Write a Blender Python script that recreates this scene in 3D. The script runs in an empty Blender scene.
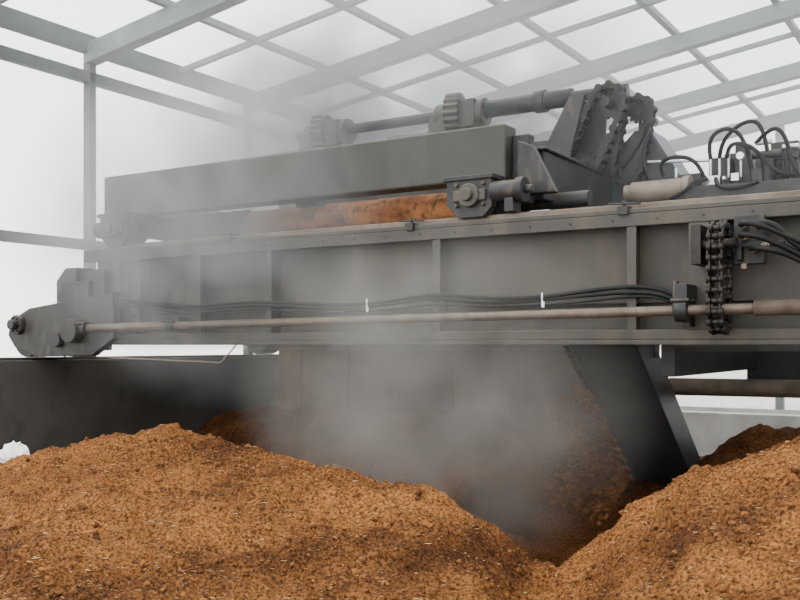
import bpy, math, random
import numpy as np
from mathutils import Vector, noise, Matrix
random.seed(7)
Z0=1.8
COL=bpy.context.scene.collection

# ---------------------------------------------------------------- materials
def new_mat(name):
    m=bpy.data.materials.new(name); m.use_nodes=True
    nt=m.node_tree; nt.nodes.clear()
    return m,nt
def N(nt,t,**k):
    n=nt.nodes.new(t)
    for a,b in k.items():
        if a in n.inputs: n.inputs[a].default_value=b
        else: setattr(n,a,b)
    return n
def surf_mat(name,c1,c2,scale=6,rough=.6,metal=0.0,bump=.15,bscale=40,c3=None,c3amt=.6,detail=8,streak=1.0,dust=None,spec=.3):
    m,nt=new_mat(name); L=nt.links.new
    out=N(nt,'ShaderNodeOutputMaterial'); p=N(nt,'ShaderNodeBsdfPrincipled')
    p.inputs['Roughness'].default_value=rough; p.inputs['Metallic'].default_value=metal; p.inputs['Specular IOR Level'].default_value=spec
    tc=N(nt,'ShaderNodeTexCoord')
    n1=N(nt,'ShaderNodeTexNoise'); n1.inputs['Scale'].default_value=scale; n1.inputs['Detail'].default_value=detail
    L(tc.outputs['Object'],n1.inputs['Vector'])
    r=N(nt,'ShaderNodeValToRGB'); r.color_ramp.elements[0].position=.35; r.color_ramp.elements[1].position=.65
    r.color_ramp.elements[0].color=(*c1,1); r.color_ramp.elements[1].color=(*c2,1)
    L(n1.outputs['Fac'],r.inputs['Fac']); col=r.outputs['Color']
    if c3:
        mp=N(nt,'ShaderNodeMapping'); mp.inputs['Scale'].default_value=(1,1,streak); L(tc.outputs['Object'],mp.inputs['Vector'])
        n3=N(nt,'ShaderNodeTexNoise'); n3.inputs['Scale'].default_value=scale*3.3; n3.inputs['Detail'].default_value=10
        L(mp.outputs['Vector'],n3.inputs['Vector'])
        r3=N(nt,'ShaderNodeValToRGB'); r3.color_ramp.elements[0].position=c3amt-.06; r3.color_ramp.elements[1].position=min(1,c3amt+.14)
        L(n3.outputs['Fac'],r3.inputs['Fac'])
        mx=N(nt,'ShaderNodeMix',data_type='RGBA'); L(r3.outputs['Color'],mx.inputs[0]); L(col,mx.inputs[6]); mx.inputs[7].default_value=(*c3,1)
        col=mx.outputs[2]
    if dust:
        ge=N(nt,'ShaderNodeNewGeometry'); sx=N(nt,'ShaderNodeSeparateXYZ'); L(ge.outputs['True Normal'],sx.inputs[0])
        mr=N(nt,'ShaderNodeMapRange'); mr.inputs['From Min'].default_value=.4; mr.inputs['From Max'].default_value=.9; mr.inputs['To Max'].default_value=.8
        L(sx.outputs['Z'],mr.inputs['Value'])
        md=N(nt,'ShaderNodeMix',data_type='RGBA'); L(mr.outputs['Result'],md.inputs[0]); L(col,md.inputs[6]); md.inputs[7].default_value=(*dust,1); col=md.outputs[2]
    L(col,p.inputs['Base Color'])
    n2=N(nt,'ShaderNodeTexNoise'); n2.inputs['Scale'].default_value=bscale; n2.inputs['Detail'].default_value=6
    L(tc.outputs['Object'],n2.inputs['Vector'])
    b=N(nt,'ShaderNodeBump'); b.inputs['Strength'].default_value=bump; b.inputs['Distance'].default_value=.02
    L(n2.outputs['Fac'],b.inputs['Height']); L(b.outputs['Normal'],p.inputs['Normal'])
    L(p.outputs['BSDF'],out.inputs['Surface'])
    return m
DUST=(.16,.13,.095)
M_STEEL=surf_mat('dusty_grey_paint',(.031,.028,.023),(.052,.0465,.038),1.6,.55,.0,.08,60,(.066,.052,.036),.57,8,.22,DUST)
M_STEELD=surf_mat('dark_grey_paint',(.011,.011,.0115),(.023,.0215,.020),4,.5,.0,.08,50,(.055,.042,.03),.60,8,.4,(.085,.07,.053))
M_BEAM=surf_mat('olive_grey_paint',(.024,.024,.0205),(.036,.035,.029),1.6,.5,.0,.06,60,(.046,.040,.030),.60,8,.22,DUST)
M_ARM=surf_mat('blue_grey_plate',(.022,.0245,.029),(.035,.037,.041),3,.42,.1,.06,50,(.055,.045,.035),.62,8,.5)
M_BACKING=surf_mat('dark_brown_backing',(.05,.029,.016),(.09,.055,.03),3,.9,0,.3,30,(.13,.07,.03),.58,8,.4)  # brown tone of the sheet added to darken the underside
M_RUST=surf_mat('rusty_drum',(.15,.050,.016),(.30,.125,.045),5,.85,0,.4,50,(.05,.024,.012),.54)
M_SHAFT=surf_mat('worn_shaft_steel',(.085,.065,.048),(.14,.11,.083),9,.45,.3,.05,60,(.09,.048,.027),.6)
M_CHROME=surf_mat('bright_fittings',(.4,.4,.4),(.6,.6,.6),8,.3,.9,.02,60)
M_BLACK=surf_mat('black_rubber',(.004,.004,.004),(.009,.009,.008),9,.6,0,.05,60,spec=.2)
M_CHAIN=surf_mat('oily_chain_steel',(.007,.0055,.0045),(.022,.0165,.012),20,.45,.2,.1,60)
M_TAN=surf_mat('dusty_tan_metal',(.14,.11,.08),(.22,.175,.13),6,.5,.1,.05,60)
M_WHITE=surf_mat('white_plastic',(.75,.75,.73),(.8,.8,.78),6,.5,0,.02,60)
M_CONC=surf_mat('dark_concrete',(.038,.034,.029),(.062,.056,.048),1.2,.9,0,.3,30,(.034,.029,.023),.62)
M_CONCL=surf_mat('pale_concrete',(.28,.27,.25),(.38,.37,.345),2,.9,0,.3,30)
M_FRAME=surf_mat('greenhouse_frame_paint',(.045,.05,.05),(.07,.077,.077),4,.6,.1,.05,40)
M_FRAMEL=surf_mat('galvanised_frame',(.13,.142,.145),(.18,.195,.198),4,.6,.1,.05,40)

def sheet_mat(name,col,mixf,lo=.3,hi=.7,amp=.12,tr=(.9,.92,.93)):
    m,nt=new_mat(name); L=nt.links.new
    out=N(nt,'ShaderNodeOutputMaterial')
    t=N(nt,'ShaderNodeBsdfTransparent'); t.inputs['Color'].default_value=(*col,1)
    tl=N(nt,'ShaderNodeBsdfTranslucent'); tl.inputs['Color'].default_value=(*tr,1)
    mx=N(nt,'ShaderNodeMixShader'); 
    tc=N(nt,'ShaderNodeTexCoord'); n=N(nt,'ShaderNodeTexNoise'); n.inputs['Scale'].default_value=.6; n.inputs['Detail'].default_value=5
    L(tc.outputs['Object'],n.inputs['Vector'])
    mr=N(nt,'ShaderNodeMapRange'); mr.inputs['To Min'].default_value=mixf-amp; mr.inputs['To Max'].default_value=mixf+amp
    mr.inputs['From Min'].default_value=lo; mr.inputs['From Max'].default_value=hi
    L(n.outputs['Fac'],mr.inputs['Value']); L(mr.outputs['Result'],mx.inputs['Fac'])
    L(t.outputs[0],mx.inputs[1]); L(tl.outputs[0],mx.inputs[2]); L(mx.outputs[0],out.inputs['Surface'])
    return m
M_ROOF=sheet_mat('polycarbonate_roof_sheet',(.90,.95,.98),.5,.35,.65,.38,(.78,.83,.86))
M_PANE=sheet_mat('polycarbonate_wall_sheet',(.98,.98,.95),.12,.3,.7,.08)

def compost_mat():
    m,nt=new_mat('compost_shaded_rear'); L=nt.links.new
    out=N(nt,'ShaderNodeOutputMaterial'); p=N(nt,'ShaderNodeBsdfPrincipled'); p.inputs['Roughness'].default_value=.95
    p.inputs['Specular IOR Level'].default_value=.1
    tc=N(nt,'ShaderNodeTexCoord')
    def nz(s,d=8):
        n=N(nt,'ShaderNodeTexNoise'); n.inputs['Scale'].default_value=s; n.inputs['Detail'].default_value=d; n.inputs['Roughness'].default_value=.65
        L(tc.outputs['Object'],n.inputs['Vector']); return n
    a=nz(1.0); r=N(nt,'ShaderNodeValToRGB'); e=r.color_ramp.elements
    e[0].position=.38; e[0].color=(.08,.029,.009,1); e[1].position=.62; e[1].color=(.30,.120,.034,1)
    L(a.outputs['Fac'],r.inputs['Fac'])
    b=nz(60,10); r2=N(nt,'ShaderNodeValToRGB'); e=r2.color_ramp.elements
    e[0].position=.38; e[0].color=(.18,.18,.18,1); e[1].position=.64; e[1].color=(1.5,1.5,1.5,1)
    L(b.outputs['Fac'],r2.inputs['Fac'])
    mx=N(nt,'ShaderNodeMix',data_type='RGBA',blend_type='MULTIPLY'); mx.inputs[0].default_value=1
    L(r.outputs['Color'],mx.inputs[6]); L(r2.outputs['Color'],mx.inputs[7])
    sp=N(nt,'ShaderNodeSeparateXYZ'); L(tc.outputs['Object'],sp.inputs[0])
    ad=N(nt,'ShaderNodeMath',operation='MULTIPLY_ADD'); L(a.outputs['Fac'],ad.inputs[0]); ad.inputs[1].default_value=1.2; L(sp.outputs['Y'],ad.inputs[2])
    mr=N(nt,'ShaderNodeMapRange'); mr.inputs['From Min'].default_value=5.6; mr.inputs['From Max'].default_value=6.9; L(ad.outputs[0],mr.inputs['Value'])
    mx2=N(nt,'ShaderNodeMix',data_type='RGBA',blend_type='MULTIPLY'); L(mr.outputs['Result'],mx2.inputs[0]); L(mx.outputs[2],mx2.inputs[6]); mx2.inputs[7].default_value=(.58,.54,.52,1)  # shade under and behind the machine, painted into the compost colour
    L(mx2.outputs[2],p.inputs['Base Color'])
    c=nz(110,8); bp=N(nt,'ShaderNodeBump'); bp.inputs['Strength'].default_value=1; bp.inputs['Distance'].default_value=.02
    L(c.outputs['Fac'],bp.inputs['Height']); L(bp.outputs['Normal'],p.inputs['Normal'])
    L(p.outputs['BSDF'],out.inputs['Surface']); return m
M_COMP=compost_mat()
M_CLOD=surf_mat('compost_clod',(.06,.022,.007),(.25,.100,.029),5,.95,0,.6,90,spec=.1)
M_STRAW=surf_mat('straw_chip',(.36,.22,.095),(.58,.41,.21),14,.9,0,.1,90)

# ---------------------------------------------------------------- mesh builder
class MB:
    def __init__(s): s.v=[];s.f=[];s.sm=[]
    def add(s,vs,fs,smooth=None):
        o=len(s.v); s.v+= [tuple(v) for v in vs]
        for i,f in enumerate(fs):
            s.f.append([o+k for k in f]); s.sm.append(bool(smooth[i]) if smooth else False)
        return s
    def box(s,x0,x1,y0,y1,z0,z1):
        z0+=Z0; z1+=Z0
        vs=[(x0,y0,z0),(x1,y0,z0),(x1,y1,z0),(x0,y1,z0),(x0,y0,z1),(x1,y0,z1),(x1,y1,z1),(x0,y1,z1)]
        return s.add(vs,[(0,3,2,1),(4,5,6,7),(0,1,5,4),(1,2,6,5),(2,3,7,6),(3,0,4,7)])
    def cyl(s,p0,p1,r,r2=None,seg=24):
        r2=r if r2 is None else r2
        a=Vector(p0);b=Vector(p1); a.z+=Z0;b.z+=Z0
        d=(b-a).normalized(); u=d.orthogonal().normalized(); w=d.cross(u)
        vs=[];
        for c,rr in((a,r),(b,r2)):
            for i in range(seg):
                t=2*math.pi*i/seg; vs.append(c+u*math.cos(t)*rr+w*math.sin(t)*rr)
        fs=[(i,(i+1)%seg,seg+(i+1)%seg,seg+i) for i in range(seg)]; sm=[1]*seg
        fs+= [tuple(reversed(range(seg))),tuple(range(seg,2*seg))]; sm+=[0,0]
        return s.add(vs,fs,sm)
    def prism(s,pts,a0,a1,axis='Y'):
        n=len(pts)
        if axis=='Y': vs=[(p[0],a0,p[1]+Z0) for p in pts]+[(p[0],a1,p[1]+Z0) for p in pts]
        else: vs=[(a0,p[0],p[1]+Z0) for p in pts]+[(a1,p[0],p[1]+Z0) for p in pts]
        fs=[(i,(i+1)%n,n+(i+1)%n,n+i) for i in range(n)]+[tuple(reversed(range(n))),tuple(range(n,2*n))]
        return s.add(vs,fs)
    def obox(s,c,ax,ay,az):
        c=Vector(c)+Vector((0,0,Z0)); ax,ay,az=Vector(ax),Vector(ay),Vector(az)
        vs=[c+sx*ax+sy*ay+sz*az for sz in(-1,1) for sx,sy in((-1,-1),(1,-1),(1,1),(-1,1))]
        return s.add(vs,[(0,3,2,1),(4,5,6,7),(0,1,5,4),(1,2,6,5),(2,3,7,6),(3,0,4,7)])
    def gear(s,c,axis,r,w,teeth=16,td=.02):
        c=Vector(c)+Vector((0,0,Z0)); d=Vector(axis).normalized(); u=d.orthogonal().normalized(); q=d.cross(u)
        n=teeth*4; vs=[]
        for k in(-w/2,w/2):
            for i in range(n):
                t=2*math.pi*i/n; rr=r+(td if i%4 in(0,1) else 0)
                vs.append(c+d*k+u*math.cos(t)*rr+q*math.sin(t)*rr)
        fs=[(i,(i+1)%n,n+(i+1)%n,n+i) for i in range(n)]+[tuple(reversed(range(n))),tuple(range(n,2*n))]
        return s.add(vs,fs)
    def make(s,name,mat,parent=None,bevel=0):
        me=bpy.data.meshes.new(name); me.from_pydata(s.v,[],s.f); me.update()
        import bmesh
        bm=bmesh.new(); bm.from_mesh(me); bmesh.ops.recalc_face_normals(bm,faces=bm.faces); bm.to_mesh(me); bm.free()
        me.polygons.foreach_set('use_smooth',s.sm)
        me.materials.append(mat)
        o=bpy.data.objects.new(name,me); COL.objects.link(o)
        if parent: o.parent=parent
        if bevel:
            b=o.modifiers.new('bevel','BEVEL'); b.width=bevel; b.segments=2; b.limit_method='ANGLE'; b.angle_limit=math.radians(40)
        return o
def tube(name,pts,r,mat,parent):
    cu=bpy.data.curves.new(name,'CURVE'); cu.dimensions='3D'; cu.bevel_depth=r; cu.bevel_resolution=3; cu.use_fill_caps=True
    sp=cu.splines.new('NURBS'); sp.points.add(len(pts)-1)
    for i,p in enumerate(pts): sp.points[i].co=(p[0],p[1],p[2]+Z0,1)
    sp.use_endpoint_u=True; sp.order_u=3; sp.resolution_u=6
    cu.materials.append(mat)
    o=bpy.data.objects.new(name,cu); COL.objects.link(o); o.parent=parent; return o
def empty(name,loc=(0,0,0)):
    e=bpy.data.objects.new(name,None); COL.objects.link(e); e.empty_display_size=.3; return e
def chain_loop(name,c0,c1,r,axis,width,parent,pitch=.05):
    c0=Vector(c0);c1=Vector(c1);ax=Vector(axis).normalized(); d=(c1-c0); Lr=d.length; d.normalize(); s=ax.cross(d)
    def P(t):
        per=2*Lr+2*math.pi*r; t%=per
        if t<Lr: return c0+d*t+s*r
        t-=Lr
        if t<math.pi*r: a=t/r; return c1+s*r*math.cos(a)+d*r*math.sin(a)
        t-=math.pi*r
        if t<Lr: return c1-d*t-s*r
        t-=Lr; a=t/r; return c0-s*r*math.cos(a)-d*r*math.sin(a)
    per=2*Lr+2*math.pi*r; n=2*int(per/pitch/2)
    mb=MB()
    for i in range(n):
        a=P(per*i/n); b=P(per*(i+1)/n); m=(a+b)/2; t=(b-a).normalized(); nn=ax.cross(t)
        w=width*(.5 if i%2 else .36)
        for sg in(-1,1):
            mb.obox(m+ax*w*sg,t*pitch*.5,nn*pitch*.24,ax*.005)
            for q in(a,b): mb.cyl(q+ax*(w*sg-.006),q+ax*(w*sg+.006),pitch*.38,seg=12)
        mb.cyl(a-ax*width*.62,a+ax*width*.62,pitch*.15,seg=10)
        mb.cyl(a-ax*width*.3,a+ax*width*.3,pitch*.28,seg=10)
    return mb.make(name,M_CHAIN,parent)

# ---------------------------------------------------------------- machine
T=empty('compost_turning_machine')
XL,XR=-7.45,2.6
g=MB()
g.box(XL,XR,6.36,6.40,.05,.85)
g.box(XL,XR,6.20,6.60,.87,.905)
g.box(XL,XR,6.20,6.23,.785,.87)
g.box(XL,XR,6.18,6.60,.0,.035)
g.box(XL,XR,6.18,6.21,.035,.10)
g.box(XL,XR,6.565,6.60,.035,.87)
g.make('front_girder',M_STEEL,T,.006)
g=MB(); g.box(XL,XR,6.28,6.36,.905,.95); g.make('front_rail',M_SHAFT,T,.008)
st=MB()
for x,w in((-7.0,.05),(-6.72,.05),(-6.02,.16),(-5.17,.06),(-3.56,.07),(-2.07,.065),(-1.63,.13),(-.6,.06),(.5,.06),(1.6,.06)):
    st.box(x-.008,x+.008,6.22,6.36,.035,.87)
    st.box(x-w/2,x+w/2,6.205,6.222,.10,.785)
st.box(-1.50,-1.485,6.20,6.36,.035,.8)
st.make('girder_stiffeners',M_STEEL,T,.004)
st=MB(); st.box(XL,XR,6.30,6.36,.28,.295); st.make('girder_ledge',M_STEEL,T,.003)
b=MB()
for x in(-3.78,-2.12,-5.6,-.9,.4):
    b.box(x-.035,x+.035,6.17,6.26,.865,.92); b.cyl((x,6.21,.92),(x,6.21,.96),.015,seg=8); b.cyl((x-.11,6.21,.945),(x+.11,6.21,.935),.007,seg=8)
for i in range(34):
    x=XL+.15+i*.3
    b.cyl((x,6.20,.83),(x,6.193,.83),.008,seg=6)
b.make('rail_clamps_and_bolts',M_STEELD,T)
g=MB(); g.box(XL,XR,9.7,9.74,.0,.9); g.box(XL,XR,9.6,9.95,.87,.905); g.box(XL,XR,9.6,9.95,0,.035)
g.box(-7.45,-7.35,6.4,9.7,0,.9); g.box(2.5,2.6,6.4,9.7,0,.9)
g.box(XL,XR,9.72,9.8,.905,.95)
g.make('rear_girder_and_ends',M_STEEL,T,.006)
g=MB()
for x in(-6.4,-5.2,-4.1): g.box(x-.05,x+.05,6.62,9.7,.06,.2)
g.box(-2.0,2.5,9.3,9.4,-.37,0.0); g.box(-2.0,-1.9,6.62,9.4,-.22,0); g.box(-.4,-.3,6.62,9.4,-.22,0)
g.make('under_frame',M_STEELD,T,.006)
g=MB()
for i in range(13):
    x=-7.75+i*.36; g.box(x,x+.358,9.50+.008*(i%2),9.52+.008*(i%2),-1.0,0)
g.make('added_dark_backing',M_BACKING,T)  # invented sheet, added so the space below the girders stays dark
g=MB(); g.cyl((-2.6,8.9,-.385),(2.5,8.9,-.365),.08); g.make('rear_drive_tube',M_TAN,T)
s=MB(); s.cyl((-7.3,6.02,.155),(.9,6.02,.245),.032)
s.cyl((-7.3,6.02,.155),(-6.05,6.02,.17),.038); s.cyl((-1.25,6.02,.222),(2.4,6.02,.262),.048)
s.make('long_drive_shaft',M_SHAFT,T)
s=MB()
for x in(-7.22,-6.1,-1.68): 
    z=.155+.011*(x+7.3); k=.75 if x<-6.5 else (.6 if x<-5 else 1)
    s.cyl((x-.04,6.02,z),(x+.04,6.02,z),.075*k); s.box(x-.03*k,x+.03*k,6.08,6.2,z-.10*k,z+.14*k)
    for q in(-.06,.06): s.cyl((x-.06,6.02+q*k,z+.06*k),(x+.06,6.02+q*k,z+.06*k),.012,seg=8)
s.box(-1.71,-1.64,5.97,6.2,.28,.38); s.cyl((-1.72,6.0,.2),(-1.72,6.0,.40),.02,seg=10)
s.make('shaft_bearings',M_STEELD,T,.005)
s=MB(); s.gear((-1.455,6.02,.22),(1,0,0),.10,.03,14); s.gear((-1.455,6.02,.62),(1,0,0),.09,.03,13)
s.cyl((-1.6,6.02,.62),(-1.35,6.02,.62),.03); s.box(-1.62,-1.56,5.98,6.21,.5,.74)
s.make('cross_drive_sprockets',M_CHAIN,T)
chain_loop('cross_drive_chain',(-1.455,6.02,.62),(-1.455,6.02,.20),.115,(1,0,0),.085,T,.065)
cb=[(-6.95,.42),(-6.6,.40),(-6.05,.33),(-5.6,.36),(-5.15,.355),(-4.8,.33),(-4.3,.315),(-3.9,.34),(-3.56,.375),(-3.2,.335),(-2.8,.33),(-2.4,.36),(-2.07,.385),(-1.9,.37),(-1.78,.33),(-1.72,.28)]
for k,(dz,dy) in enumerate(((0,0),(-.028,.008),(-.062,.02))):
    tube('signal_cable_%d'%(k+1),[(x,6.17+dy+.02*math.sin(x*2+k),z+dz+.006*math.sin(x*5+k*2)) for x,z in cb],.0145 if k<2 else .009,M_BLACK,T)
z=MB()
for x,zz in((-4.14,.325),(-2.68,.33)):
    z.cyl((x,6.14,zz-.04),(x,6.14,zz+.03),.006,seg=8); z.obox((x+.008,6.135,zz-.05),(.010,0,.0),(0,.003,0),(0,0,.02))
z.make('cable_ties',M_WHITE,T)
z=MB(); z.box(-1.40,-1.22,6.15,6.22,.50,.80); z.box(-1.37,-1.10,6.10,6.16,.60,.63); z.box(-1.37,-1.34,6.08,6.16,.52,.63)
z.make('hose_bulkhead_plate',M_STEELD,T,.004)
z=MB()
for i,(x,zz) in enumerate(((-1.33,.73),(-1.25,.73),(-1.33,.66),(-1.27,.58),(-1.20,.60))):
    z.cyl((x,6.15,zz),(x,6.06,zz),.022,seg=6); z.cyl((x,6.08,zz),(x,6.02,zz),.015,seg=12)
z.box(-1.35,-1.32,6.12,6.15,.47,.50)
z.make('hose_fittings',M_TAN,T)
for i,(x,zz) in enumerate(((-1.33,.73),(-1.25,.73),(-1.33,.66),(-1.27,.58))):
    tube('hydraulic_hose_%d'%(i+1),[(x,6.03,zz),(x+.02,5.93,zz),(x+.14,5.90,zz-.02),(-1.02,5.93+.02*i,.62-.035*i),(-.8,6.0,.50-.04*i),(-.2,6.08,.40-.03*i),(.8,6.1,.45-.03*i),(2.3,6.1,.45-.03*i)],.018,M_BLACK,T)

# left end truck
g=MB(); g.prism([(-8.33,.25),(-8.05,.36),(-6.86,.48),(-6.86,.06),(-7.15,-.10),(-7.95,-.115),(-8.28,-.02),(-8.38,.10)],6.04,6.12)
g.prism([(-8.33,.25),(-8.05,.36),(-7.3,.42),(-7.3,-.05),(-7.95,-.08),(-8.28,-.02),(-8.38,.10)],6.34,6.42)
g.prism([(-7.75,.30),(-7.75,.62),(-7.62,.74),(-7.46,.74),(-7.46,.30)],6.12,6.40); g.box(-7.6,-7.2,6.05,6.2,.36,.60)
g.box(-7.3,-7.05,6.1,6.2,.4,.70)
g.box(-8.2,-7.0,6.1,6.36,.22,.27)
g.make('end_truck',M_STEELD,T,.008)
g=MB(); g.cyl((-8.2,6.12,.08),(-8.2,6.34,.08),.20,seg=32); g.cyl((-8.2,5.99,.20),(-8.2,6.05,.20),.095); g.cyl((-8.2,5.93,.2),(-8.2,6.0,.2),.05)
g.cyl((-7.35,5.93,.13),(-7.35,6.05,.13),.11); g.cyl((-7.6,5.98,.05),(-7.6,6.05,.05),.07)
for a in range(6):
    t=a*math.pi/3; g.cyl((-8.2+.07*math.cos(t),5.97,.20+.07*math.sin(t)),(-8.2+.07*math.cos(t),6.0,.20+.07*math.sin(t)),.011,seg=6)
g.cyl((-8.2,9.6,.08),(-8.2,9.9,.08),.20,seg=32); g.cyl((2.8,6.12,.08),(2.8,6.34,.08),.2); g.cyl((2.8,9.6,.08),(2.8,9.9,.08),.2)
g.make('travel_wheels',M_STEELD,T,.005)
g=MB(); g.box(-8.35,-7.35,9.5,9.6,0,.4); g.box(2.4,3.0,6.0,6.1,0,.4); g.box(2.4,3.0,9.5,9.6,0,.4); g.box(-8.35,-8.28,6.42,9.5,.1,.3); g.box(2.45,2.9,6.36,6.44,0,.4); g.box(-8.35,-7.4,6.42,6.5,.1,.3)
g.make('end_truck_links',M_STEELD,T,.005)

# ------------ carriage
c=MB(); c.box(-7.38,-3.08,6.38,6.58,1.225,1.63); c.make('carriage_front_beam',M_BEAM,T,.015)
c=MB(); c.box(-3.08,-2.94,6.50,6.60,1.05,1.56)
c.box(-3.06,-2.86,6.6,10.0,1.08,1.45); c.box(-7.38,-7.18,6.58,10.0,1.08,1.45); c.box(-7.38,-2.86,9.8,10.0,1.08,1.45)
c.box(-3.09,-2.83,6.56,10.0,1.44,1.465)
c.box(-5.2,-5.0,6.6,9.8,1.2,1.4)
c.prism([(-3.0,1.50),(-2.88,1.45),(-2.7,1.1),(-3.0,1.1)],6.42,6.5)
c.make('carriage_side_frame',M_STEELD,T,.01)
n=64; vs=[];fs=[];sm=[]; m_=120
for j in range(m_+1):
    x=-6.6+3.45*j/m_
    for i in range(n):
        a=2*math.pi*i/n; y=math.cos(a); zz=math.sin(a)
        q=Vector((x*3,y*1.2,zz*1.2)); r=.142+.007*noise.fractal(q,.8,2.0,4)+.003*noise.noise(Vector((x*14,y*4,zz*4)))
        vs.append((x,6.84+y*r,1.10+Z0+zz*r))
for j in range(m_):
    for i in range(n): fs.append((j*n+i,j*n+(i+1)%n,(j+1)*n+(i+1)%n,(j+1)*n+i)); sm.append(1)
fs+=[tuple(range(n)),tuple(m_*n+i for i in range(n))]; sm+=[0,0]
c=MB(); c.add(vs,fs,sm); c.make('rusty_spreading_drum',M_RUST,T)
c=MB(); c.prism([(-6.95,1.22),(-5.75,1.22),(-5.95,1.02),(-6.3,.97),(-6.75,1.0)],6.62,6.66); c.cyl((-3.3,6.84,1.10),(-2.6,6.84,1.10),.06); c.cyl((-7.1,6.84,1.10),(-6.3,6.84,1.10),.05); c.make('drum_guard',M_STEELD,T,.004)
def bracket(x,nm):
    m=MB()
    m.prism([(x-.20,1.235),(x+.17,1.235),(x+.17,1.00),(x+.10,.93),(x-.10,.93),(x-.20,1.03)],6.22,6.28)
    m.box(x-.22,x+.19,6.20,6.60,1.205,1.24)
    m.prism([(x-.20,1.235),(x+.17,1.235),(x+.17,1.00),(x+.10,.96),(x-.10,.96),(x-.20,1.03)],6.44,6.48)
    m.make(nm+'_plate',M_STEELD,T,.006)
    m=MB(); m.cyl((x,6.22,1.09),(x,6.17,1.09),.085,seg=28); m.cyl((x,6.17,1.09),(x,6.13,1.09),.045)
    m.box(x-.13,x+.13,6.19,6.22,1.05,1.13)
    for q in(-.11,.11):
        for w in(-.07,.08): m.cyl((x+q,6.22,1.09+w),(x+q,6.19,1.09+w),.015,seg=6)
    m.make(nm+'_bearing',M_STEEL,T,.006)
    m=MB(); m.cyl((x,6.28,1.08),(x,6.40,1.08),.13,seg=32); m.cyl((x,6.25,1.08),(x,6.285,1.08),.155,seg=32); m.make(nm+'_wheel',M_SHAFT,T,.004)
bracket(-3.28,'carriage_wheel_right'); bracket(-7.05,'carriage_wheel_left')
m=MB(); m.cyl((-3.12,6.26,1.11),(-2.9,6.26,1.11),.075); m.cyl((-2.92,6.26,1.11),(-2.86,6.26,1.11),.09); m.cyl((-2.86,6.26,1.11),(-2.8,6.26,1.11),.03)
m.cyl((-7.35,6.3,1.1),(-7.2,6.3,1.1),.08); m.box(-3.0,-2.93,6.2,6.34,.95,1.05)
m.make('wheel_gear_motor',M_STEELD,T,.006)

# ------------ top drive shaft + housings
m=MB(); m.cyl((-6.25,8.0,2.19),(-2.7,8.0,2.19),.05); m.cyl((-4.05,8.0,2.19),(-3.2,8.0,2.19),.08); m.cyl((-3.55,8.0,2.19),(-3.45,8.0,2.19),.10)
m.make('upper_drive_shaft',M_STEELD,T)
m=MB()
for x in(-4.35,-5.9):
    m.gear((x,7.95,2.17),(1,.2,0),.18,.14,18,.02); m.cyl((x-.2,8.0,2.17),(x+.3,8.0,2.17),.13); m.box(x+.08,x+.24,7.86,8.14,2.02,2.28)
    m.gear((x-.15,7.93,2.07),(.3,1,0),.12,.1,14,.02)
    m.prism([(x-.1,1.4),(x+.35,1.4),(x+.26,2.05),(x,2.05)],7.9,8.1)
    m.box(x-.5,x-.1,7.9,8.1,1.75,2.02); m.cyl((x-.75,7.98,1.95),(x-.1,7.98,1.95),.10)
m.box(-6.6,-2.9,8.1,8.3,1.40,1.86)
m.make('shaft_gear_housings',M_STEEL,T,.008)
m=MB(); m.prism([(-3.34,1.45),(-3.30,1.68),(-3.08,2.08),(-3.00,2.12),(-2.94,2.08),(-3.10,1.45)],7.60,7.64)
m.prism([(-3.30,1.40),(-3.04,2.10),(-2.86,2.10),(-2.90,1.40)],7.92,7.96)
m.prism([(-3.34,1.45),(-3.30,1.68),(-3.04,2.10),(-3.02,2.10),(-3.27,1.68),(-3.30,1.45)],7.64,7.92)
for x,zz in((-3.2,1.6),(-3.08,1.95),(-3.15,1.55)): m.cyl((x,7.6,zz),(x,7.585,zz),.02,seg=6)
m.make('chain_guard',M_STEELD,T,.008)
m=MB(); 
pl=[(-2.66,1.84),(-2.54,1.84),(-2.24,1.36),(-2.24,1.1),(-3.06,1.1),(-3.0,1.5)]
m.prism(pl,8.06,8.12); m.prism(pl,8.4,8.46); m.prism([(-2.56,1.84),(-2.52,1.84),(-2.22,1.36),(-2.26,1.36)],8.0,8.5)
m.make('conveyor_head_plates',M_ARM,T,.006)
m=MB(); m.gear((-2.76,7.76,2.01),(0,1,0),.10,.03,12); m.gear((-2.99,7.76,1.52),(0,1,0),.10,.03,12)
m.cyl((-2.76,7.6,2.01),(-2.76,8.1,2.01),.04); m.cyl((-2.99,7.6,1.52),(-2.99,8.1,1.52),.04)
m.make('head_sprockets',M_CHAIN,T)
chain_loop('head_drive_chain',(-2.76,7.70,2.01),(-2.99,7.70,1.52),.145,(0,1,0),.13,T,.09)
m=MB(); m.gear((-2.60,8.0,1.98),(0,1,0),.08,.03,12); m.cyl((-2.6,7.95,1.98),(-2.6,8.42,1.98),.04); m.box(-2.64,-2.56,8.1,8.16,1.7,2.0); m.make('rear_head_sprocket',M_CHAIN,T)
chain_loop('head_drive_chain_rear',(-2.60,7.98,1.98),(-2.70,7.98,1.5),.12,(0,1,0),.09,T,.085)

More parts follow.
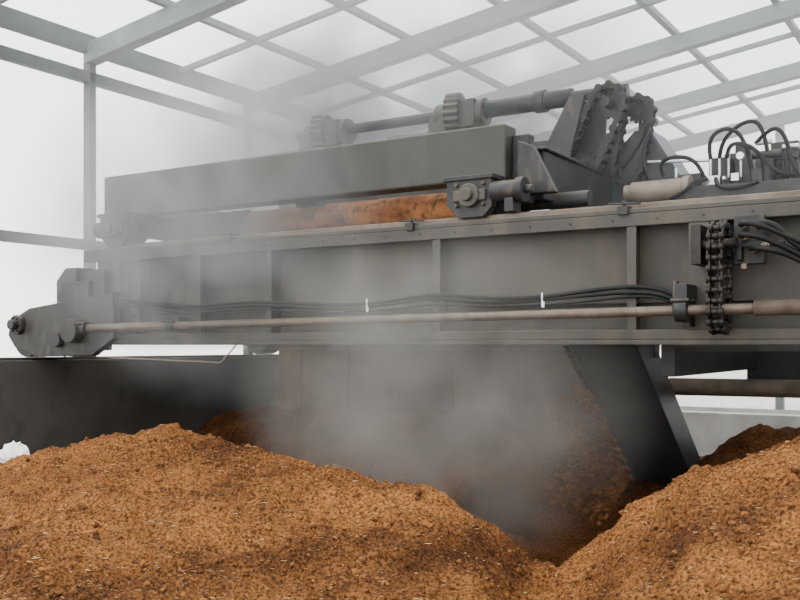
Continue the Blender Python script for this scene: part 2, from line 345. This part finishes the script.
# ------------ power unit
m=MB(); m.box(-2.86,-.7,7.3,9.5,.99,1.08); m.box(-2.1,-1.0,7.6,8.3,1.08,1.24)
for x in(-2.6,-.9):
    for y in(7.4,9.4): m.box(x-.05,x+.05,y-.05,y+.05,.02,.99)
m.make('power_unit_base',M_STEELD,T,.008)
m=MB(); m.cyl((-2.56,7.7,1.25),(-2.12,7.7,1.25),.085); m.cyl((-2.14,7.7,1.25),(-2.08,7.7,1.25),.10); m.cyl((-2.62,7.7,1.25),(-2.56,7.7,1.25),.065)
m.make('hydraulic_cylinder',M_TAN,T,.006)
m=MB(); m.cyl((-1.62,7.95,1.38),(-1.15,7.95,1.38),.135)
for i in range(14): m.gear((-1.58+i*.03,7.95,1.38),(1,0,0),.142,.008,20,.008)
m.box(-1.5,-1.3,7.8,7.9,1.43,1.56); m.cyl((-1.15,7.95,1.38),(-1.05,7.95,1.38),.145)
m.make('pump_motor',M_STEELD,T,.004)
m=MB()
m.box(-1.96,-1.86,7.7,7.80,1.26,1.33); m.box(-1.78,-1.72,7.72,7.80,1.28,1.34)
for i in range(3):
    m.cyl((-1.95+i*.065,7.66,1.30),(-1.95+i*.065,7.72,1.30),.014,seg=12); m.cyl((-1.95+i*.07,7.78,1.32),(-1.95+i*.07,7.78,1.5),.012,seg=12)
m.cyl((-1.70,7.66,1.46),(-1.70,7.70,1.46),.03); m.cyl((-1.70,7.7,1.3),(-1.70,7.7,1.46),.01,seg=8)
m.cyl((-2.45,7.75,1.50),(-1.95,7.8,1.47),.012,seg=10); m.cyl((-2.2,7.7,1.34),(-2.2,7.7,1.42),.014,seg=10)
m.cyl((-1.6,7.75,1.56),(-1.48,7.75,1.56),.02); m.cyl((-1.4,7.72,1.5),(-1.28,7.72,1.5),.022); m.box(-1.26,-1.2,7.7,7.76,1.24,1.34)
m.make('valve_manifold',M_CHROME,T,.003)
m=MB()
m.box(-1.98,-1.82,7.86,8.0,1.24,1.50); m.box(-1.78,-1.66,7.86,8.0,1.24,1.58); m.cyl((-1.5,7.72,1.24),(-1.5,7.72,1.42),.04)
m.box(-1.62,-1.54,7.7,7.8,1.24,1.36); m.cyl((-1.3,7.7,1.24),(-1.3,7.7,1.38),.035); m.cyl((-1.62,7.72,1.46),(-1.4,7.72,1.46),.03)
m.make('valve_blocks',M_STEELD,T,.006)
m=MB(); m.box(-2.3,-2.05,7.9,8.15,1.08,1.40); m.box(-1.9,-1.7,8.0,8.3,1.2,1.55); m.cyl((-1.3,8.2,1.5),(-1.3,8.2,1.62),.08); m.make('oil_tank',M_STEELD,T,.01)
hs=[[(-2.42,7.7,1.34),(-2.48,7.68,1.52),(-2.42,7.66,1.70),(-2.40,7.66,1.86),(-2.5,7.7,1.62),(-2.68,7.8,1.48)],
    [(-2.3,7.7,1.36),(-2.34,7.66,1.46),(-2.2,7.64,1.51),(-2.02,7.66,1.46),(-1.98,7.7,1.32)],
    [(-1.95,7.78,1.48),(-1.96,7.7,1.62),(-1.80,7.66,1.70),(-1.66,7.66,1.60),(-1.62,7.7,1.36)],
    [(-1.88,7.78,1.48),(-1.86,7.72,1.60),(-1.66,7.68,1.74),(-1.52,7.68,1.68),(-1.5,7.72,1.40)],
    [(-1.82,7.78,1.48),(-1.78,7.6,1.56),(-1.60,7.6,1.52),(-1.50,7.62,1.38),(-1.40,7.62,1.28),(-1.2,7.7,1.26)],
    [(-1.6,7.75,1.56),(-1.45,7.6,1.66),(-1.35,7.6,1.56),(-1.32,7.6,1.33),(-1.2,7.65,1.18)],
    [(-1.95,7.66,1.30),(-2.02,7.55,1.28),(-2.1,7.55,1.18),(-2.3,7.6,1.13)],
    [(-1.88,7.66,1.30),(-1.86,7.56,1.22),(-1.7,7.55,1.18),(-1.55,7.6,1.24)]]
for i,h in enumerate(hs): tube('power_unit_hose_%d'%(i+1),h,.016,M_BLACK,T)

# ------------ digging conveyor arm
A=Vector((0,6.80,.25)); B=Vector((0,8.95,-1.42)); d=(B-A).normalized(); nrm=Vector((0,d.z,-d.y))
if nrm.y>0: nrm=-nrm
m=MB()
ln=(B-A).length
mid=(A+B)/2
XA0,XA1=-2.85,-2.34; XM=(XA0+XA1)/2; HW=(XA1-XA0)/2
m.obox((XM,mid.y,mid.z),(HW,0,0),d*ln/2,nrm*.02)
for x in(XA0,XA1): m.obox((x,(mid-nrm*.12).y,(mid-nrm*.12).z),(.02,0,0),d*ln/2,nrm*.15)
e=B-nrm*.12
m.cyl((XA0-.01,e.y,e.z),(XA1+.01,e.y,e.z),.15,seg=28)
m.obox((XM,(A-nrm*.17).y,(A-nrm*.17).z),(HW,0,0),d*.02,nrm*.2)
m.make('digging_arm',M_ARM,T,.008)
m=MB()
for i in range(16):
    t=.08+i*.06; p=A+(B-A)*t-nrm*.24; m.obox((XM,p.y,p.z),(HW-.02,0,0),d*.01,nrm*.05)
    if i>4:
        q=A+(B-A)*t; m.obox((XA0-.07,q.y,q.z),(.07,0,-.03),d*.02,nrm*.05)
        m.obox((XA0-.15,q.y,q.z-.02),(.02,0,-.04),d*.035,nrm*.04)
m.make('digging_arm_tines',M_RUST,T)
chain_loop('digging_arm_chain',tuple(Vector((XA0-.06,0,0))+A-nrm*.17+d*.1),tuple(Vector((XA0-.06,0,0))+B-nrm*.17),.14,(1,0,0),.05,T,.07)
m=MB(); m.box(-2.95,-2.85,6.62,7.2,-.0,.3); m.box(-2.34,-2.26,6.62,7.2,-.0,.3); m.box(-2.86,-2.3,7.5,7.6,-.1,.95); m.make('arm_hangers',M_STEELD,T,.006)
m=MB(); m.cyl((-7.6,6.1,-.10),(-5.6,6.1,-.15),.007,seg=8); m.cyl((-5.6,6.1,-.15),(-5.5,6.2,.02),.007,seg=8); m.cyl((-7.6,6.1,-.12),(-7.6,6.1,-.05),.012,seg=8)
m.make('guide_rod',M_TAN,T)

# ---------------------------------------------------------------- trough walls, floor
def absbox(name,x0,x1,y0,y1,z0,z1,mat,bev=0,parent=None):
    m=MB(); m.box(x0,x1,y0,y1,z0-Z0,z1-Z0); return m.make(name,mat,parent,bev)
absbox('floor',-11.2,8.2,-3,24.2,-.2,0,M_CONCL)
w=MB(); w.box(-8.35,-8.0,-2,20,0-Z0,-.15); w.box(-8.24,-8.16,-2,20,-.15,-.121); w.make('trough_wall_left',M_CONC,None,.01)
w=MB(); w.box(2.65,3.0,-2,20,0-Z0,-.15); w.box(2.76,2.84,-2,20,-.15,-.121); w.make('trough_wall_right',M_CONC,None,.01)

# ---------------------------------------------------------------- greenhouse shell
XW=-11.0; ZE=6.07; PITCH=.14; XRIDGE=-1.0; XE=9.0
def roofz(x): return ZE+PITCH*(x-XW) if x<=XRIDGE else ZE+PITCH*(XRIDGE-XW)-PITCH*(x-XRIDGE)
wl=MB()
posts=[-.94,2.46,5.86,9.26,12.66,16.06,19.46,22.86]
for y in posts: wl.box(XW-.07,XW+.07,y-.06,y+.06,-Z0,ZE-Z0)
for zc,h in((ZE,.13),(5.60,.08),(3.22,.07)): wl.box(XW-.07,XW+.07,-2,24,zc-h-Z0,zc+h-Z0)
fr=wl.make('window_frame_left',M_FRAME,None,.01)
m=MB(); m.box(XW-.12,XW-.10,-2,24,1.2-Z0,5.9-Z0); pane=m.make('window_pane',M_PANE,fr)
absbox('wall_left',XW-.15,XW+.15,-2,24,0,1.2,M_CONCL)
absbox('wall_right',XE-.1,XE+.1,-2,24,0,2.5,M_CONCL)
rf=MB()
def slopebar(y,x0,x1,w,h,off=0):
    z0=roofz(x0)+off-Z0; z1=roofz(x1)+off-Z0
    rf.prism([(x0,z0-h),(x1,z1-h),(x1,z1),(x0,z0)],y-w/2,y+w/2)
for i,y in enumerate(posts):
    slopebar(y,XW,XRIDGE,.20,.28); slopebar(y,XRIDGE,XE,.20,.28)
    if i<len(posts)-1:
        slopebar(y+1.7,XW,XRIDGE,.07,.09,.06); slopebar(y+1.7,XRIDGE,XE,.07,.09,.06)
rf.make('roof_rafters',M_FRAMEL,None,.01)
pr=MB()
x=XW+1.6
while x<XE:
    z=roofz(x)-Z0; pr.box(x-.05,x+.05,-2,24,z+.0,z+.09); x+=1.6
pr.make('roof_purlins',M_FRAMEL,None)
m=MB()
for a,bx in((XW-.3,XRIDGE),(XRIDGE,XE+.3)):
    z0=roofz(a)+.12;z1=roofz(bx)+.12
    m.add([(a,-2.2,z0),(bx,-2.2,z1),(bx,24.2,z1),(a,24.2,z0)],[(0,1,2,3)])
m.make('ceiling',M_ROOF)
eb=MB()
for x in(-11,-7.6,-4.2,-2.0,.9,4.3,7.7): eb.box(x-.09,x+.09,22.8,22.95,-Z0,roofz(x)-Z0)
for zz in(3.2,5.6): eb.box(-11,9,22.82,22.92,zz-.06-Z0,zz+.06-Z0)
ef=eb.make('window_frame_back',M_FRAMEL,None)
m=MB(); m.box(-11,9,22.98,23.0,1.0-Z0,6.0-Z0); m.make('window_pane_back',M_PANE,ef)
absbox('wall_back',-11,9,22.75,23.05,0,.35,M_CONCL)
absbox('trough_end_wall',-7.98,2.63,15.6,15.9,0,.72,M_CONCL,.01)
absbox('ground',-60,60,24.3,120,-.3,-.05,M_CONCL)
absbox('ground.001',-60,-11.4,-20,24.3,-.3,-.05,M_CONCL)

# ---------------------------------------------------------------- compost
def interp(x,pts):
    if x<=pts[0][0]: return pts[0][1]
    for (a,b),(c,d_) in zip(pts,pts[1:]):
        if x<=c:
            t=(x-a)/(c-a); t=t*t*(3-2*t)*.5+t*.5; return b+(d_-b)*t
    return pts[-1][1]
LC=[(-8,.82),(-6.6,.86),(-5.6,1.06),(-5.0,1.12),(-4.3,1.06),(-3.7,1.02),(-2.9,.96),(-2.45,.78),(-2.1,.52),(-1.8,.30),(-1.4,.1)]
RC=[(-2.6,.1),(-2.15,.42),(-1.84,.72),(-1.57,.98),(-1.31,1.15),(-.83,1.35),(0,1.5),(1.5,1.35),(2.7,1.1)]
def H(x,y):
    xe=x-.42*(4.7-y) if y<4.7 else x
    l=interp(xe,LC); r=interp(xe,RC)
    if y<4.7: l-=.20*(4.7-y); 
    else: l-=.70*max(0,y-4.9)
    yr=5.0
    if y<yr: r-=.20*(yr-y)
    else: r-=.10*(y-yr) if x>-1.2 else .25*(y-yr)
    h=max(l,r,.12)+.12*math.exp(-((l-r)/.15)**2)*.3
    bk=interp(x,[(-8,1.0),(-5,1.02),(-3.9,.95),(-3.2,.6),(-2.6,.55),(-1.9,1.0),(-1.0,1.05),(2.7,1.0)])
    k=min(1,max(0,(y-7.2)/1.6)); k=k*k*(3-2*k)
    if y>9.8: k*=max(0,1-(y-9.8)/1.8)
    h=max(h if y<9 else h*max(0,1-(y-9)/1.0),bk*k)
    v=Vector((x,y,0))
    h+=.11*noise.fractal(v*.9,1.0,2.0,3)+.05*noise.fractal(v*3.5+Vector((5,0,0)),.9,2.0,4)+.03*noise.fractal(v*14,.6,2.0,4)
    return max(h,.03)
xs=np.concatenate([np.arange(-7.99,2.64,.028)])
ys=np.concatenate([np.arange(-1.0,2.0,.12),np.arange(2.0,6.4,.022),np.arange(6.4,15.55,.07)])
nx,ny=len(xs),len(ys)
verts=[(float(x),float(y),H(float(x),float(y))) for y in ys for x in xs]
faces=[(j*nx+i,j*nx+i+1,(j+1)*nx+i+1,(j+1)*nx+i) for j in range(ny-1) for i in range(nx-1)]
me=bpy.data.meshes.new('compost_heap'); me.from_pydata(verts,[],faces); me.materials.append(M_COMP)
me.polygons.foreach_set('use_smooth',[True]*len(faces)); me.update()
heap=bpy.data.objects.new('compost_heap',me); COL.objects.link(heap)
ICO=[(0,0,1),(.9,0,.3),(.28,.85,.3),(-.72,.53,.3),(-.72,-.53,.3),(.28,-.85,.3),(.7,.5,-.4),(-.3,.8,-.4),(-.85,0,-.4),(-.3,-.8,-.4),(.7,-.5,-.4),(0,0,-1)]
FC=[(0,1,2),(0,2,3),(0,3,4),(0,4,5),(0,5,1),(1,6,2),(2,6,7),(2,7,3),(3,7,8),(3,8,4),(4,8,9),(4,9,5),(5,9,10),(5,10,1),(1,10,6),(11,7,6),(11,8,7),(11,9,8),(11,10,9),(11,6,10)]
def clods(name,n,smin,smax,mat,stretch=1,place=None,par=None,pw=5):
    vs=[];fs=[]
    for _ in range(n):
        s=smin+(smax-smin)*random.random()**pw
        if place: c=Vector(place())
        else:
            y=2.4+random.random()**1.1*4.0; x=random.uniform(-1.5*y-.2,-.02*y)
            x=max(-7.9,min(x,2.5)); c=Vector((x,y,H(x,y)+s*.05))
        R=Matrix.Rotation(random.random()*6.28,3,'Z')@Matrix.Rotation(random.uniform(-.5,.5),3,'X')
        sc=(s*random.uniform(.8,1.4)*stretch,s*random.uniform(.6,1)/(stretch**.5),s*random.uniform(.5,.9)/(stretch**.5))
        o=len(vs)
        for p in ICO:
            q=Vector((p[0]*sc[0],p[1]*sc[1],p[2]*sc[2]))*random.uniform(.8,1.15); vs.append(tuple(c+R@q))
        fs+=[(a+o,b_+o,c_+o) for a,b_,c_ in FC]
    me=bpy.data.meshes.new(name); me.from_pydata(vs,[],fs); me.materials.append(mat); me.update()
    o=bpy.data.objects.new(name,me); COL.objects.link(o); o.parent=par or heap
clods('clods',14000,.003,.026,M_CLOD)
clods('straw_chips',11000,.002,.0055,M_STRAW,4)
def fall():
    t=random.uniform(.40,1.0); p=A+(B-A)*t; drop=random.random()**2*.9
    x=XA0-.05-random.random()**2*.45; y=p.y-random.uniform(-.1,.3); z=p.z+Z0-drop
    return (x,y,max(z,H(x,y)))
clods('falling_compost',2600,.004,.035,M_CLOD,1,fall,T,3)
def caked():
    t=random.uniform(.5,1.0); p=A+(B-A)*t-nrm*random.uniform(-.03,.3)
    return (XA0-random.uniform(.0,.17),p.y,p.z+Z0)
clods('caked_compost',700,.01,.05,M_CLOD,1,caked,T,2)
vs=[];fs=[];n=14
for j in range(9):
    for i in range(n):
        a=2*math.pi*i/n; ph=math.pi*j/8; r=.10*math.sin(ph)+.004
        r*=1+.6*noise.noise(Vector((math.cos(a)*2,math.sin(a)*2,j*.7)))
        vs.append((-6.52+r*math.cos(a)*1.1,4.75+r*math.sin(a),.10*math.cos(ph)+.04*noise.noise(Vector((i,j,3.3)))))
for j in range(8):
    for i in range(n): fs.append((j*n+i,j*n+(i+1)%n,(j+1)*n+(i+1)%n,(j+1)*n+i))
me=bpy.data.meshes.new('plastic_bag'); me.from_pydata(vs,[],fs); me.materials.append(M_WHITE)
bg_=bpy.data.objects.new('plastic_bag',me); COL.objects.link(bg_); bg_.location.z=H(-6.52,4.75)+.04

# ---------------------------------------------------------------- steam
S=empty('steam_cloud')
def steam(name,x0,x1,y0,y1,z0,z1,dens,lo,hi,scale,soft=True,col=(.97,.97,.96)):
    m,nt=new_mat(name+'_vapour'); L=nt.links.new
    out=N(nt,'ShaderNodeOutputMaterial'); v=N(nt,'ShaderNodeVolumePrincipled')
    v.inputs['Color'].default_value=(*col,1); v.inputs['Anisotropy'].default_value=.1
    if soft:
        tc=N(nt,'ShaderNodeTexCoord'); n=N(nt,'ShaderNodeTexNoise'); n.inputs['Scale'].default_value=scale; n.inputs['Detail'].default_value=3; n.inputs['Distortion'].default_value=.8
        L(tc.outputs['Object'],n.inputs['Vector'])
        mr=N(nt,'ShaderNodeMapRange'); mr.inputs['From Min'].default_value=lo; mr.inputs['From Max'].default_value=hi; mr.inputs['To Max'].default_value=dens
        L(n.outputs['Fac'],mr.inputs['Value'])
        g=N(nt,'ShaderNodeVectorMath',operation='SUBTRACT'); g.inputs[1].default_value=(.5,.5,.5); L(tc.outputs['Generated'],g.inputs[0])
        ln=N(nt,'ShaderNodeVectorMath',operation='LENGTH'); L(g.outputs[0],ln.inputs[0])
        fo=N(nt,'ShaderNodeMapRange'); fo.inputs['From Min'].default_value=.5; fo.inputs['From Max'].default_value=.12; L(ln.outputs['Value'],fo.inputs['Value'])
        mu=N(nt,'ShaderNodeMath',operation='MULTIPLY'); L(mr.outputs['Result'],mu.inputs[0]); L(fo.outputs['Result'],mu.inputs[1])
        L(mu.outputs[0],v.inputs['Density'])
    else: v.inputs['Density'].default_value=dens
    L(v.outputs[0],out.inputs['Volume'])
    b=MB(); b.box(x0,x1,y0,y1,z0-Z0,z1-Z0); o=b.make(name,m,S); return o
steam('upper_plume',-9.6,-2.4,6.9,12.5,2.6,6.0,2.6,.34,.70,.7)
steam('pit_plume',-5.2,-1.9,4.7,8.2,.1,2.8,1.1,.36,.72,1.1,True,(.96,.91,.84))  # brown light from the compost is tinted into this steam's colour
steam('left_plume',-8.4,-3.9,4.9,8.0,1.2,4.4,1.5,.36,.72,1.0,True,(.96,.95,.93))
steam('greenhouse_haze',-10.7,8.6,6.7,22.6,1.75,6.0,.055,0,1,1,False)

# ---------------------------------------------------------------- light, world, camera
w=bpy.data.worlds.new('overcast_sky'); bpy.context.scene.world=w; w.use_nodes=True
nt=w.node_tree; nt.nodes.clear(); L=nt.links.new
out=N(nt,'ShaderNodeOutputWorld'); bg=N(nt,'ShaderNodeBackground'); bg.inputs['Color'].default_value=(.985,.99,1,1); bg.inputs['Strength'].default_value=4.5
L(bg.outputs[0],out.inputs['Surface'])
sl=bpy.data.lights.new('sun','SUN'); sl.energy=3.5; sl.angle=math.radians(30); sl.color=(1,.94,.85)
so=bpy.data.objects.new('sun',sl); COL.objects.link(so)
so.rotation_euler=Vector((.5,.35,-.8)).to_track_quat('-Z','Y').to_euler()
cam=bpy.data.cameras.new('camera'); co=bpy.data.objects.new('camera',cam); COL.objects.link(co)
cam.sensor_width=36; cam.lens=36*960/800; cam.shift_y=45/800; cam.clip_end=300
co.location=(0,0,Z0); co.rotation_euler=(math.radians(90),0,math.radians(32))
bpy.context.scene.camera=co
